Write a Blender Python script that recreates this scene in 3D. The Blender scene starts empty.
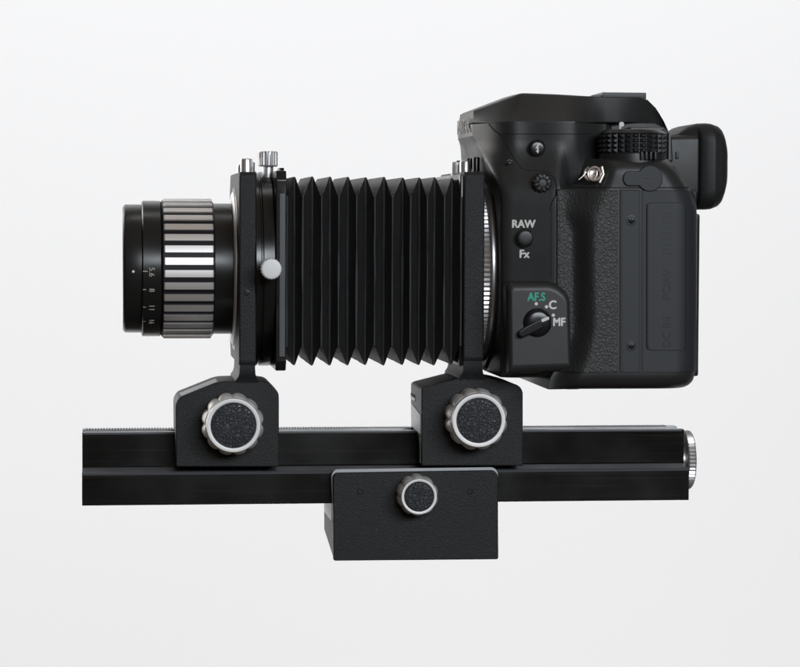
import bpy, bmesh, math, random
from mathutils import Vector, Matrix

random.seed(7)
sc = bpy.context.scene
COL = sc.collection
MM = 0.001
PI = math.pi

# ------------------------------------------------------------------ camera
FPX = 2456.0                       # focal length in photo pixels (800 x 667)
CXP, CYP = 400.0, 333.5
VPX, VPY = 110.0, 220.0            # where lines running straight back (+Y) meet
TH = math.atan((CYP - VPY) / FPX)
PS = math.atan((CXP - VPX) / FPX * math.cos(TH))
FWD = Vector((math.sin(PS) * math.cos(TH), math.cos(PS) * math.cos(TH), -math.sin(TH)))
RGT = Vector((math.cos(PS), -math.sin(PS), 0))
UPV = RGT.cross(FWD)
ROLL = 0.0042
RGT, UPV = RGT * math.cos(ROLL) + UPV * math.sin(ROLL), UPV * math.cos(ROLL) - RGT * math.sin(ROLL)

def ray(px, py):
    return FWD + RGT * ((px - CXP) / FPX) + UPV * ((CYP - py) / FPX)

CAM = -ray(400, 269) * 850.0       # mm; the optical axis (0,0,0) shows at pixel (400,269)

def XZ(px, py, Y):
    """photo pixel on the vertical plane at depth Y (mm) -> X, Z in mm"""
    r = ray(px, py)
    t = (Y - CAM.y) / r.y
    p = CAM + r * t
    return p.x, p.z

def P(px, py, Y):
    x, z = XZ(px, py, Y)
    return Vector((x, Y, z))

def proj(p):
    d = Vector(p) - CAM
    k = d.dot(FWD)
    return CXP + FPX * d.dot(RGT) / k, CYP - FPX * d.dot(UPV) / k

def pxmm(Y):
    return (850.0 + Y) / FPX       # mm per photo pixel at depth Y

cam_d = bpy.data.cameras.new('camera')
cam = bpy.data.objects.new('camera', cam_d)
COL.objects.link(cam)
cam_d.sensor_width = 36
cam_d.lens = FPX / 800.0 * 36
cam_d.clip_start = 0.05
cam_d.clip_end = 50
cam.matrix_world = Matrix(((RGT.x, UPV.x, -FWD.x, CAM.x * MM),
                           (RGT.y, UPV.y, -FWD.y, CAM.y * MM),
                           (RGT.z, UPV.z, -FWD.z, CAM.z * MM),
                           (0, 0, 0, 1)))
sc.camera = cam

# ------------------------------------------------------------------ world, lamps, exposure
w = bpy.data.worlds.new('World')
sc.world = w
w.use_nodes = True
bg = w.node_tree.nodes['Background']
bg.inputs[0].default_value = (0.60, 0.47, 0.36, 1)
bg.inputs[1].default_value = 0.10

def area(name, loc, target, sx, sy, power, col):
    l = bpy.data.lights.new(name, 'AREA')
    l.shape = 'RECTANGLE'
    l.size, l.size_y = sx, sy
    l.energy = power
    l.color = col
    o = bpy.data.objects.new(name, l)
    COL.objects.link(o)
    o.location = loc
    o.rotation_euler = (Vector(target) - Vector(loc)).to_track_quat('-Z', 'Y').to_euler()
    return o

area('window_light', (0.65, -2.3, 0.72), (0.05, 0, 0), 1.6, 0.55, 37, (0.88, 0.94, 1.0))
area('ceiling_light', (0.0, -0.6, 2.2), (0, -0.6, 0), 3.0, 3.0, 4, (1.0, 0.78, 0.58))
area('side_light', (-1.3, 1.35, 0.35), (0, 0, 0), 0.9, 1.2, 4, (1.0, 0.98, 0.96)).data.spread = math.radians(90)
area('backdrop_light', (0.0, 0.8, 2.5), (0, 1.9, -0.1), 4.2, 0.5, 45, (0.965, 0.98, 1.0)).data.spread = math.radians(85)
area('backdrop_fill_low', (0.0, 0.9, -2.1), (0, 1.9, -0.1), 4.2, 0.5, 17.5, (0.985, 0.975, 0.985)).data.spread = math.radians(85)  # unseen fill lamp, added to lift the lower backdrop

sc.view_settings.view_transform = 'Standard'
sc.view_settings.look = 'None'
sc.view_settings.exposure = 0
sc.view_settings.gamma = 1
sc.view_settings.use_curve_mapping = False

# ------------------------------------------------------------------ materials
def mat(name, col, rough=0.5, metal=0.0, bump=None, spec=0.5, vary=0.0, rvary=0.0, vscale=60, dust=0.0, streak=0.0):
    """bump = (kind, scale per metre, strength, distance mm)"""
    m = bpy.data.materials.new(name)
    m.use_nodes = True
    nt = m.node_tree
    b = nt.nodes['Principled BSDF']
    b.inputs['Base Color'].default_value = (*col, 1)
    b.inputs['Roughness'].default_value = rough
    b.inputs['Metallic'].default_value = metal
    b.inputs['Specular IOR Level'].default_value = spec
    tc = nt.nodes.new('ShaderNodeTexCoord')
    L = nt.links.new
    colsock = None
    if vary or rvary:
        n = nt.nodes.new('ShaderNodeTexNoise')
        n.inputs['Scale'].default_value = vscale
        n.inputs['Detail'].default_value = 6
        L(tc.outputs['Object'], n.inputs['Vector'])
        if vary:
            mx = nt.nodes.new('ShaderNodeMix'); mx.data_type = 'RGBA'
            mx.inputs[6].default_value = (*[c * (1 - vary) for c in col], 1)
            mx.inputs[7].default_value = (*[min(1, c * (1 + vary)) for c in col], 1)
            L(n.outputs['Fac'], mx.inputs[0])
            colsock = mx.outputs[2]
        if rvary:
            mr = nt.nodes.new('ShaderNodeMapRange')
            mr.inputs[1].default_value = 0.3; mr.inputs[2].default_value = 0.7
            mr.inputs[3].default_value = max(0.03, rough - rvary); mr.inputs[4].default_value = min(1, rough + rvary)
            L(n.outputs['Fac'], mr.inputs[0])
            L(mr.outputs[0], b.inputs['Roughness'])
    if dust:
        n2 = nt.nodes.new('ShaderNodeTexNoise')
        n2.inputs['Scale'].default_value = 1500
        n2.inputs['Detail'].default_value = 2
        L(tc.outputs['Object'], n2.inputs['Vector'])
        rp = nt.nodes.new('ShaderNodeMapRange')
        rp.inputs[1].default_value = 0.66; rp.inputs[2].default_value = 0.78
        rp.inputs[3].default_value = 0; rp.inputs[4].default_value = dust
        L(n2.outputs['Fac'], rp.inputs[0])
        mx2 = nt.nodes.new('ShaderNodeMix'); mx2.data_type = 'RGBA'
        mx2.inputs[6].default_value = (*col, 1)
        if colsock: L(colsock, mx2.inputs[6])
        mx2.inputs[7].default_value = (0.35, 0.35, 0.34, 1)
        L(rp.outputs[0], mx2.inputs[0])
        colsock = mx2.outputs[2]
    if streak:            # fine rub marks along the sliding direction
        mp3 = nt.nodes.new('ShaderNodeMapping'); mp3.inputs['Scale'].default_value = (14, 900, 900)
        L(tc.outputs['Object'], mp3.inputs['Vector'])
        n3 = nt.nodes.new('ShaderNodeTexNoise'); n3.inputs['Scale'].default_value = 1.0; n3.inputs['Detail'].default_value = 4
        L(mp3.outputs[0], n3.inputs['Vector'])
        r3 = nt.nodes.new('ShaderNodeMapRange')
        r3.inputs[1].default_value = 0.55; r3.inputs[2].default_value = 0.8; r3.inputs[3].default_value = 0; r3.inputs[4].default_value = streak
        L(n3.outputs['Fac'], r3.inputs[0])
        m3 = nt.nodes.new('ShaderNodeMix'); m3.data_type = 'RGBA'
        m3.inputs[6].default_value = (*col, 1); m3.inputs[7].default_value = (0.16, 0.14, 0.12, 1)
        if colsock: L(colsock, m3.inputs[6])
        L(r3.outputs[0], m3.inputs[0])
        colsock = m3.outputs[2]
    if colsock: L(colsock, b.inputs['Base Color'])
    if bump:
        kind, scale, strength, dist = bump
        if kind == 'noise':
            t = nt.nodes.new('ShaderNodeTexNoise'); t.inputs['Scale'].default_value = scale
            t.inputs['Detail'].default_value = 3
            out = t.outputs['Fac']
            L(tc.outputs['Object'], t.inputs['Vector'])
        elif kind == 'leather':
            wn = nt.nodes.new('ShaderNodeTexNoise'); wn.inputs['Scale'].default_value = scale * 0.8
            L(tc.outputs['Object'], wn.inputs['Vector'])
            ma = nt.nodes.new('ShaderNodeVectorMath'); ma.operation = 'MULTIPLY_ADD'
            ma.inputs[1].default_value = (1.2 / scale,) * 3
            L(wn.outputs['Color'], ma.inputs[0]); L(tc.outputs['Object'], ma.inputs[2])
            t = nt.nodes.new('ShaderNodeTexVoronoi'); t.feature = 'DISTANCE_TO_EDGE'
            t.inputs['Scale'].default_value = scale
            L(ma.outputs[0], t.inputs['Vector'])
            mr = nt.nodes.new('ShaderNodeMapRange'); mr.interpolation_type = 'SMOOTHSTEP'
            mr.inputs[1].default_value = 0.0; mr.inputs[2].default_value = 0.28
            L(t.outputs['Distance'], mr.inputs[0])
            out = mr.outputs[0]
        elif kind == 'brushed':
            mp = nt.nodes.new('ShaderNodeMapping'); mp.inputs['Scale'].default_value = (0.02, 1, 1)
            L(tc.outputs['Object'], mp.inputs['Vector'])
            t = nt.nodes.new('ShaderNodeTexNoise'); t.inputs['Scale'].default_value = scale
            t.inputs['Detail'].default_value = 3
            L(mp.outputs[0], t.inputs['Vector'])
            out = t.outputs['Fac']
        bp = nt.nodes.new('ShaderNodeBump')
        bp.inputs['Strength'].default_value = strength
        bp.inputs['Distance'].default_value = dist * MM
        L(out, bp.inputs['Height'])
        L(bp.outputs[0], b.inputs['Normal'])
    return m

M = {
    'crinkle': mat('black_crinkle_paint', (0.012, 0.0125, 0.0135), 0.52, bump=('noise', 2700, 1.0, 0.2), spec=0.4, vary=0.6, vscale=2200, dust=0.14),
    'bodyplastic': mat('black_body_plastic', (0.025, 0.026, 0.0262), 0.44, bump=('noise', 3500, 0.25, 0.08), vary=0.1, rvary=0.06, vscale=60, dust=0.03),
    'portrubber': mat('black_port_rubber', (0.022, 0.025, 0.031), 0.55, bump=('noise', 3500, 0.2, 0.06), vary=0.1),
    'leather': mat('black_body_leatherette', (0.026, 0.027, 0.027), 0.5, bump=('leather', 760, 0.34, 0.28), vary=0.15, vscale=200),
    'knobleather': mat('black_knob_leatherette', (0.050, 0.053, 0.060), 0.36, bump=('leather', 820, 0.9, 0.40), vary=0.15, vscale=200),
    'gloss': mat('black_gloss_enamel', (0.010, 0.010, 0.010), 0.22, rvary=0.06, vscale=120),
    'anod': mat('black_anodised_aluminium', (0.006, 0.006, 0.006), 0.24, bump=('brushed', 3500, 0.2, 0.05), rvary=0.09, vscale=30, dust=0.03, streak=0.12),
    'anodlight': mat('pale_and_lit_anodised', (0.085, 0.09, 0.097), 0.36, bump=('brushed', 3500, 0.15, 0.05), rvary=0.05),  # paler anodised metal; on lip and ledge it paints caught light
    'lensblack': mat('black_lens_barrel', (0.012, 0.012, 0.012), 0.30, rvary=0.06, vscale=80, dust=0.03, bump=('noise', 3000, 0.05, 0.03)),
    'lensgroove': mat('black_lens_groove', (0.008, 0.007, 0.010), 0.5, spec=0.3),
    'chrome': mat('satin_chrome', (0.80, 0.79, 0.79), 0.36, 0.88, rvary=0.04, vscale=150),
    'chromebar': mat('satin_chrome_grip', (0.84, 0.81, 0.79), 0.45, 0.82),
    'alu': mat('matt_aluminium', (0.82, 0.81, 0.80), 0.5, 0.6, bump=('noise', 2500, 0.15, 0.05), vary=0.05),
    'aluface': mat('lit_screw_face', (0.88, 0.88, 0.88), 0.5, 0.1, bump=('noise', 2500, 0.1, 0.04), vary=0.03),  # silver screw end coloured near white so it looks brightly lit
    'plate': mat('bare_metal_plate', (0.46, 0.47, 0.48), 0.5, 0.35, bump=('noise', 2500, 0.15, 0.05), vary=0.06),
    'cloth': mat('black_bellows_cloth', (0.018, 0.018, 0.0185), 0.60, bump=('noise', 2200, 0.5, 0.16), vary=0.35, vscale=300, dust=0.10),
    'rubber': mat('black_eyecup_rubber', (0.015, 0.0155, 0.016), 0.55, bump=('noise', 2600, 0.25, 0.06), vary=0.1),
    'dial': mat('black_dial_plastic', (0.016, 0.017, 0.018), 0.40, bump=('noise', 2500, 0.15, 0.04)),
    'button': mat('black_button_plastic', (0.010, 0.010, 0.012), 0.25),
    'seam': mat('dark_panel_gap', (0.004, 0.004, 0.004), 0.8),
    'screw': mat('black_screw', (0.020, 0.021, 0.022), 0.30, 0.6),
    'white': mat('white_print', (0.78, 0.78, 0.76), 0.6),
    'greyprint': mat('grey_print', (0.45, 0.45, 0.44), 0.5),
    'green': mat('green_print', (0.05, 0.42, 0.30), 0.6),
    'cream': mat('cream_engraving', (0.55, 0.53, 0.44), 0.6),
    'emboss': mat('dark_emboss', (0.006, 0.006, 0.007), 0.5),
    'lug': mat('worn_nickel_ring', (0.84, 0.77, 0.72), 0.34, 0.9),
    'glass': mat('dark_coated_glass', (0.01, 0.012, 0.02), 0.05),
    'paper': mat('white_backdrop_paper', (0.80, 0.80, 0.80), 0.9, bump=('noise', 600, 0.05, 0.1), spec=0.1),
}

# ------------------------------------------------------------------ mesh helpers (all coordinates in mm, world space)
def finish(name, bm, material, parent=None, angle=32, smooth=True):
    """link a bmesh (world mm) as one object, relative to its thing's origin"""
    org = Vector((0, 0, 0))
    p = parent
    while p is not None:
        if p.type == 'EMPTY':
            org = Vector(p['_o'])
        p = p.parent
    bmesh.ops.recalc_face_normals(bm, faces=bm.faces)
    for v in bm.verts:
        v.co = (v.co - org) * MM
    me = bpy.data.meshes.new(name)
    bm.to_mesh(me)
    bm.free()
    if smooth:
        me.polygons.foreach_set('use_smooth', [True] * len(me.polygons))
        me.set_sharp_from_angle(angle=math.radians(angle))
    me.materials.append(M[material])
    o = bpy.data.objects.new(name, me)
    COL.objects.link(o)
    if parent is not None:
        o.parent = parent
    return o

def weighted(o):
    m = o.modifiers.new('weighted_normal', 'WEIGHTED_NORMAL')
    m.keep_sharp = True
    m.weight = 100
    return o

def thing(name, label, cat, org):
    e = bpy.data.objects.new(name, None)
    COL.objects.link(e)
    e.location = Vector(org) * MM
    e.empty_display_size = 0.02
    e['label'] = label
    e['category'] = cat
    e['_o'] = tuple(org)
    return e

def add_poly_prism(bm, pts, Y0, Y1):
    """closed outline pts [(X,Z)] pushed from depth Y0 to Y1"""
    a = [bm.verts.new((x, Y0, z)) for x, z in pts]
    b = [bm.verts.new((x, Y1, z)) for x, z in pts]
    n = len(pts)
    fs = [bm.faces.new(a), bm.faces.new(list(reversed(b)))]
    for i in range(n):
        j = (i + 1) % n
        fs.append(bm.faces.new((a[i], b[i], b[j], a[j])))
    return fs

def bevel(bm, width, seg=3, ang=25, sel=None):
    es = []
    for e in bm.edges:
        if len(e.link_faces) == 2 and e.calc_face_angle(0) > math.radians(ang):
            if sel is None or sel(e):
                es.append(e)
    if es:
        bmesh.ops.bevel(bm, geom=es, offset=width, segments=seg, profile=0.5, affect='EDGES', clamp_overlap=True)

def round_pts(pts, rad, seg=5):
    """round the corners of a 2D closed outline; rad number or list"""
    out = []
    n = len(pts)
    for i in range(n):
        r = rad[i] if isinstance(rad, (list, tuple)) else rad
        p = Vector(pts[i]); a = Vector(pts[i - 1]); b = Vector(pts[(i + 1) % n])
        if r <= 0:
            out.append(tuple(p)); continue
        da = (a - p); db = (b - p)
        r2 = min(r, da.length * 0.48, db.length * 0.48)
        s = p + da.normalized() * r2
        e = p + db.normalized() * r2
        for k in range(seg + 1):
            t = k / seg
            out.append(tuple(s * (1 - t) ** 2 + p * 2 * t * (1 - t) + e * t * t))
    return out

def prism_px(name, pxpts, Y0, Y1, material, parent, bev=0.5, rad=0, seg=3):
    pts = [XZ(x, y, Y0) for x, y in pxpts]
    if rad: pts = round_pts(pts, rad)
    bm = bmesh.new()
    add_poly_prism(bm, pts, Y0, Y1)
    bmesh.ops.recalc_face_normals(bm, faces=bm.faces)
    if bev: bevel(bm, bev, seg)
    return weighted(finish(name, bm, material, parent))

def add_box(bm, x0, x1, y0, y1, z0, z1):
    return add_poly_prism(bm, [(x0, z0), (x1, z0), (x1, z1), (x0, z1)], y0, y1)

def box(name, x0, x1, y0, y1, z0, z1, material, parent, bev=0.4, seg=2):
    bm = bmesh.new()
    add_box(bm, x0, x1, y0, y1, z0, z1)
    bmesh.ops.recalc_face_normals(bm, faces=bm.faces)
    if bev: bevel(bm, bev, seg)
    return weighted(finish(name, bm, material, parent))

def axis_pt(axis, c, a, u, v):
    if axis == 'X': return (c[0] + a, c[1] + u, c[2] + v)
    if axis == 'Y': return (c[0] + u, c[1] + a, c[2] + v)
    return (c[0] + u, c[1] + v, c[2] + a)

def add_revolve(bm, prof, axis, c, n=64, rf=None, cap0=True, cap1=True):
    """prof [(along, radius)]; rf(k_ring, theta, r) -> r"""
    rings = []
    for k, (a, r) in enumerate(prof):
        ring = []
        for i in range(n):
            th = 2 * PI * i / n
            rr = rf(k, i, th, r) if rf else r
            ring.append(bm.verts.new(axis_pt(axis, c, a, rr * math.cos(th), rr * math.sin(th))))
        rings.append(ring)
    for k in range(len(rings) - 1):
        for i in range(n):
            j = (i + 1) % n
            bm.faces.new((rings[k][i], rings[k][j], rings[k + 1][j], rings[k + 1][i]))
    if cap0: bm.faces.new(rings[0])
    if cap1: bm.faces.new(list(reversed(rings[-1])))
    return rings

def revolve(name, prof, axis, c, material, parent, n=64, rf=None, angle=32, cap0=True, cap1=True):
    bm = bmesh.new()
    add_revolve(bm, prof, axis, c, n, rf, cap0, cap1)
    return finish(name, bm, material, parent, angle)

def add_tube(bm, pts, r, n=8):
    pts = [Vector(p) for p in pts]
    rings = []
    for i, p in enumerate(pts):
        d = (pts[min(i + 1, len(pts) - 1)] - pts[max(i - 1, 0)]).normalized()
        a = d.orthogonal().normalized() if i == 0 else (prev - d * prev.dot(d)).normalized()
        prev = a
        b = d.cross(a)
        rings.append([bm.verts.new(p + (a * math.cos(2 * PI * k / n) + b * math.sin(2 * PI * k / n)) * r) for k in range(n)])
    for i in range(len(rings) - 1):
        for k in range(n):
            j = (k + 1) % n
            bm.faces.new((rings[i][k], rings[i][j], rings[i + 1][j], rings[i + 1][k]))
    bm.faces.new(rings[0]); bm.faces.new(list(reversed(rings[-1])))

def add_loft(bm, loops, caps=True):
    rs = [[bm.verts.new(p) for p in lp] for lp in loops]
    n = len(rs[0])
    for k in range(len(rs) - 1):
        for i in range(n):
            j = (i + 1) % n
            bm.faces.new((rs[k][i], rs[k][j], rs[k + 1][j], rs[k + 1][i]))
    if caps:
        bm.faces.new(rs[0]); bm.faces.new(list(reversed(rs[-1])))

def text_mesh(name, s, height, origin, xdir, ydir, material, parent, depth=0.06, bold=0.0, align='CENTER', wide=1.0, wrap=None, bold2=0.0):
    """lettering: cap height (mm), origin = middle of the text, xdir reading direction, ydir up"""
    cu = bpy.data.curves.new(name, 'FONT')
    cu.body = s
    cu.align_x = align
    cu.align_y = 'CENTER'
    cu.size = 1.0
    cu.extrude = 0.0
    cu.offset = bold
    cu.resolution_u = 3
    tmp = bpy.data.objects.new('tmp', cu)
    COL.objects.link(tmp)
    bpy.context.view_layer.update()
    dg = bpy.context.evaluated_depsgraph_get()
    me = bpy.data.meshes.new_from_object(tmp.evaluated_get(dg))
    bpy.data.objects.remove(tmp)
    bm = bmesh.new(); bm.from_mesh(me)
    bpy.data.meshes.remove(me)
    xd = Vector(xdir).normalized(); yd = Vector(ydir).normalized(); zd = xd.cross(yd)
    xs = [v.co.x for v in bm.verts]; ys = [v.co.y for v in bm.verts]
    cx = (min(xs) + max(xs)) / 2; cy = (min(ys) + max(ys)) / 2
    k = height / (max(ys) - min(ys))
    if bold2:
        src = bm.copy()
        tmpm = bpy.data.meshes.new('tmp')
        for q, (ox, oy) in enumerate(((bold2, 0), (-bold2, 0), (0, bold2 * .7), (0, -bold2 * .7), (bold2 * .7, bold2 * .5), (-bold2 * .7, -bold2 * .5))):
            c2 = src.copy()
            for v in c2.verts: v.co.x += ox; v.co.y += oy; v.co.z += .0015 * (q + 1)
            c2.to_mesh(tmpm); c2.free()
            bm.from_mesh(tmpm)
        src.free(); bpy.data.meshes.remove(tmpm)
    r = bmesh.ops.extrude_face_region(bm, geom=list(bm.faces))
    top = [g for g in r['geom'] if isinstance(g, bmesh.types.BMVert)]
    tops = set(top)
    for v in bm.verts:
        x = (v.co.x - cx) * k * wide; y = (v.co.y - cy) * k
        z = (depth if v in tops else -depth) + v.co.z * k
        p = Vector(origin) + xd * x + yd * y + zd * z
        if wrap: p = wrap(p, z)
        v.co = p
    return finish(name, bm, material, parent, smooth=False)

# ------------------------------------------------------------------ setting: backdrop paper
bm = bmesh.new()
prof = [(1900, 2600), (1900, -1300)]
vs = [[bm.verts.new((x, y, z)) for x in (-3200, 3200)] for y, z in prof]
for a, b in zip(vs, vs[1:]):
    bm.faces.new((a[0], a[1], b[1], b[0]))
bd = finish('backdrop', bm, 'paper', None)
bd['kind'] = 'structure'

# ------------------------------------------------------------------ thing 1: bellows on its focusing rail
blw = thing('bellows_unit', 'black macro bellows with pleats, two knobbed carriages and long focusing rail', 'bellows', (*XZ(415, 560, -10), 0))
blw['_o'] = (XZ(415, 560, -10)[0], -10.0, XZ(415, 560, -10)[1])
blw.location = Vector(blw['_o']) * MM

# --- rail (profile in Y-Z, run along X)
RX0, RX1 = XZ(82, 470, -24)[0], XZ(689, 470, -24)[0]
def zat(py, Y, px=385): return XZ(px, py, Y)[1]
zt, zw, zl, zb = zat(431, -16), zat(465.5, -16), zat(470.5, -24), zat(503, -24)
def rail_loop(X):
    pr = [(-16.0, zt - .4), (-15.6, zt), (-12, zt), (-11.6, zt - 2.2), (-6, zt - 2.2), (-5.6, zt + .1), (0, zt + .1), (.3, zt - .4),
          (.3, zw), (8, zl), (8.3, zl - .4), (8.3, zb + .4), (8, zb), (-23.7, zb), (-24, zb + .4), (-24, zl - .35), (-23.7, zl), (-16.6, zw), (-16, zw + .5)]
    return [(X, y, z) for y, z in pr]
bm = bmesh.new()
add_loft(bm, [rail_loop(RX0), rail_loop(RX1)])
rail = finish('rail', bm, 'anod', blw, 20)
# rack of teeth on the rear ridge
bm = bmesh.new()
TX0, TX1 = RX0 + 1, RX1 - 3.5
nt_ = 210
for i in range(nt_):
    x = TX0 + (TX1 - TX0) * i / nt_
    st = (TX1 - TX0) / nt_
    add_poly_prism(bm, [(x, zt - 1), (x + st * .98, zt - 1), (x + st * .7, zt + .36), (x + st * .28, zt + .36)], -5.0, -1.0)
rk = finish('rack', bm, 'anod', rail, smooth=False); rk['kind'] = 'stuff'
# lip along the front top edge, its lit look painted in paler metal
box('rail_lip', RX0 + .3, RX1 - .6, -16.25, -15.2, zt - .75, zt + .12, 'anodlight', rail, .2)
# upward-facing ledge strip, coloured paler than the rail to look lit
bm = bmesh.new()
add_loft(bm, [[(X, y, z) for y, z in ((-16.7, zw + .12), (-23.65, zl + .12), (-24.12, zl - .25), (-24.0, zl - .9), (-16.7, zw - .9))] for X in (RX0 + .05, RX1 - .05)])
finish('ledge', bm, 'anodlight', rail, 20)
# end knob of the rail
def knurl(n, depth):
    return lambda k, i, th, r: r - (depth if i % 2 else 0)
kx, kz = XZ(687.5, 462.5, -20)
kx += .3
revolve('end_knob', [(-1.5, 6), (0.0, 6), (0.2, 9.6), (0.6, 10.2), (2.6, 10.2), (3.0, 9.7), (3.1, 8.8), (2.9, 8.2), (2.9, 1)], 'X', (kx, -10, kz), 'chrome', rail, 96,
        lambda k, i, th, r: r - (0.45 if (i % 2 and 3 <= k <= 4) else 0), 20)

# --- carriages
def knob(cx, cy, R, Yf, Yb, lobes, inner, name='focusing_knob'):
    x, z = XZ(cx, cy, Yf)
    n = lobes * 10
    def rf(k, i, th, r):
        s_ = abs(math.sin(th * lobes / 2))
        amt = {1: .6, 2: 1.0, 3: 1.0, 4: 1.0, 5: .75, 6: .25}.get(k, 0)
        return r - .85 * amt * (R / 10.5) * (1 - s_) ** 1.4
    d = Yb - Yf
    prof = [(d, R * .72), (d, R * .90), (d - .6, R * .99), (d * .6, R * 1.0), (d * .42, R * 1.0), (d * .30, R * .97), (d * .17, R * .905), (d * .15, R * .875), (d * .03, R * .868), (0, R * .85),
            (-.03, R * .79), (.03, R * .735), (.5, R * .72), (.9, R * .71)]
    k = revolve(name, prof, 'Y', (x, Yf, z), 'alu', blw, n, rf, 28, cap1=True)
    bm = bmesh.new()
    add_revolve(bm, [(.95, R * .709), (.38, R * .709), (.16, R * .68), (.05, R * .58), (0.0, R * .35), (-.02, .3)], 'Y', (x, Yf, z), 48)
    finish('leatherette_insert', bm, 'knobleather', k, 40)
    return k

def carriage(front_px, inset_right=3, name='carriage', Y0=-29, Y1=0):
    pts = [XZ(x, y, Y0) for x, y in front_px]
    return pts

# front carriage with its post
fc = [(176, 467), (175.5, 404), (179, 397.5), (219, 381.5), (257, 380.5), (270, 382.5), (279, 393), (279, 467)]
pts = round_pts([XZ(x, y, -29) for x, y in fc], [0.6, 1, 1.2, 2, 1, 1.2, 1.4, .6], 4)
bm = bmesh.new()
add_poly_prism(bm, pts, -29, 0)
bmesh.ops.recalc_face_normals(bm, faces=bm.faces)
bevel(bm, .7, 3, 40)
fcar = weighted(finish('carriage', bm, 'crinkle', blw, 35))
def rear_block(pxs, par):
    pts = [XZ(x, y, -29) for x, y in pxs]
    bm = bmesh.new(); add_poly_prism(bm, pts, -.5, 22)
    bmesh.ops.recalc_face_normals(bm, faces=bm.faces); bevel(bm, 2.5, 3, 30)
    weighted(finish('rear_clamp', bm, 'crinkle', par, 35))
rear_block([(186, 464), (186, 408), (226, 392), (262, 392), (270, 402), (270, 464)], fcar)
# index plate on the sloping shoulder
a = P(181, 396.6, -29); b = P(217.5, 382, -29)
dv = (b - a).normalized(); nv = Vector((-dv.z, 0, dv.x))
bm = bmesh.new()
q = [a + nv * .12, b + nv * .12, b - nv * .5, a - nv * .5]
add_poly_prism(bm, [(p.x, p.z) for p in q], -26.8, -13)
finish('index_plate', bm, 'plate', fcar)
rc = [(421.5, 466), (421.3, 389), (424, 387), (461, 377.5), (482, 376.5), (507, 381.5), (519, 385.5), (523, 391), (523, 466)]
pts = round_pts([XZ(x, y, -29) for x, y in rc], [0.6, 1, .8, 2, 1, 3, 2, 2, .6], 4)
bm = bmesh.new()
add_poly_prism(bm, pts, -29, 0)
bmesh.ops.recalc_face_normals(bm, faces=bm.faces)
bevel(bm, .7, 3, 40)
rcar = weighted(finish('carriage', bm, 'crinkle', blw, 35))
rear_block([(431, 463), (431, 398), (464, 388), (490, 388), (512, 398), (512, 463)], rcar)
xl = XZ(421.4, 420, -29)[0]
bm = bmesh.new()
z0, z1, z2 = zat(433, -24, 415), zat(414, -24, 415), zat(404, -6, 415)
qa = [(-27.5, z0), (-3, z0 + .6), (-3, z2), (-27.5, z1)]
va = [bm.verts.new((xl - .25, y, z)) for y, z in qa]; vb = [bm.verts.new((xl + .6, y, z)) for y, z in qa]
bm.faces.new(va); bm.faces.new(vb[::-1])
for i in range(4): bm.faces.new((va[i], vb[i], vb[(i + 1) % 4], va[(i + 1) % 4]))
finish('side_plate', bm, 'plate', rcar)
zs = zat(399.5, -12, 415)
box('lock_slot', xl - .35, xl + 1, -13, -1.5, zs - .55, zs + .55, 'plate', rcar, .15)
box('lock_slot_edge', xl - .3, xl + 1, -12, -1.2, zs + .7, zs + 1.5, 'seam', rcar, .15)
xl2 = XZ(421.4, 450, -29)[0]
box('gib', xl2 - .2, xl2 + 1, -26.8, -25.4, zat(463, -26, 420), zat(438, -26, 420), 'plate', rcar, .2)

knob(233.5, 425.5, 10.3, -41.5, -30, 12, .74)
knob(479.0, 420.5, 10.35, -41.5, -30, 12, .74)
knob(419.2, 496.8, 6.9, -38.5, -29.5, 10, .74, 'clamp_knob')

# --- standards: a plate with clipped corners on a post
def standard(px0, px1, ytop, ybot, postbot, post_w):
    Yn = -32.0
    x0, x1 = XZ(px0, 270, Yn)[0], XZ(px1, 270, Yn)[0]
    zt_, zb_ = XZ(px0, ytop, Yn)[1], XZ(px0, ybot, Yn)[1]
    bm = bmesh.new()
    c = 4.5
    loop = [(-32, zt_ - 1.2), (-30.8, zt_), (27, zt_), (32, zt_ - 6), (32, zb_ + 8), (24, zb_), (-31, zb_), (-32, zb_ + 2)]
    add_loft(bm, [[(X, y, z) for y, z in loop] for X in (x0, x1)])
    bmesh.ops.recalc_face_normals(bm, faces=bm.faces)
    bevel(bm, .7, 3, 30)
    st = weighted(finish('standard', bm, 'crinkle', blw, 35))
    zp = XZ(px0, postbot, Yn)[1]
    bm = bmesh.new()
    e = .35
    lo = []
    for z, g in ((zb_ + 2, 0), (zp + 4, 0), (zp + 2, .15), (zp + .9, .5), (zp, 1.2), (zp - 2, 1.6)):
        yk = -31 + {0: 0, .15: .3, .5: .9, 1.2: 1.6, 1.6: 2.4}[g]
        lo.append([(x0 + e - g, yk, z), (x1 - e + g, yk, z), (x1 - e + g, 6, z), (x0 + e - g, 6, z)])
    add_loft(bm, lo)
    finish('post', bm, 'crinkle', st, 40)
    return st, x0, x1, zt_

fst, FX0, FX1, FZT = standard(239, 256.5, 171.5, 366, 380.5, 0)
rst, SX0, SX1, SZT = standard(463.5, 484.5, 171.5, 362, 377.5, 0)
# small set screw on the front standard
x, z = XZ(246.8, 293, -32)
revolve('set_screw', [(0.3, .9), (-.06, .9), (-.1, .7), (.1, .45)], 'Y', (x, -32, z), 'screw', fst, 16)

# lens flange on the front standard
revolve('lens_flange', [(0, 22), (-.25, 24.2), (0, 25.6), (0.4, 26.4), (2.6, 26.6)], 'X', (FX0 - 1.0, 0, 0), 'alu', fst, 96)
revolve('flange_ring', [(0, 26), (0, 27.6), (.3, 28), (1.0, 28)], 'X', (FX0 - .4, 0, 0), 'gloss', fst, 96)

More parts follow.
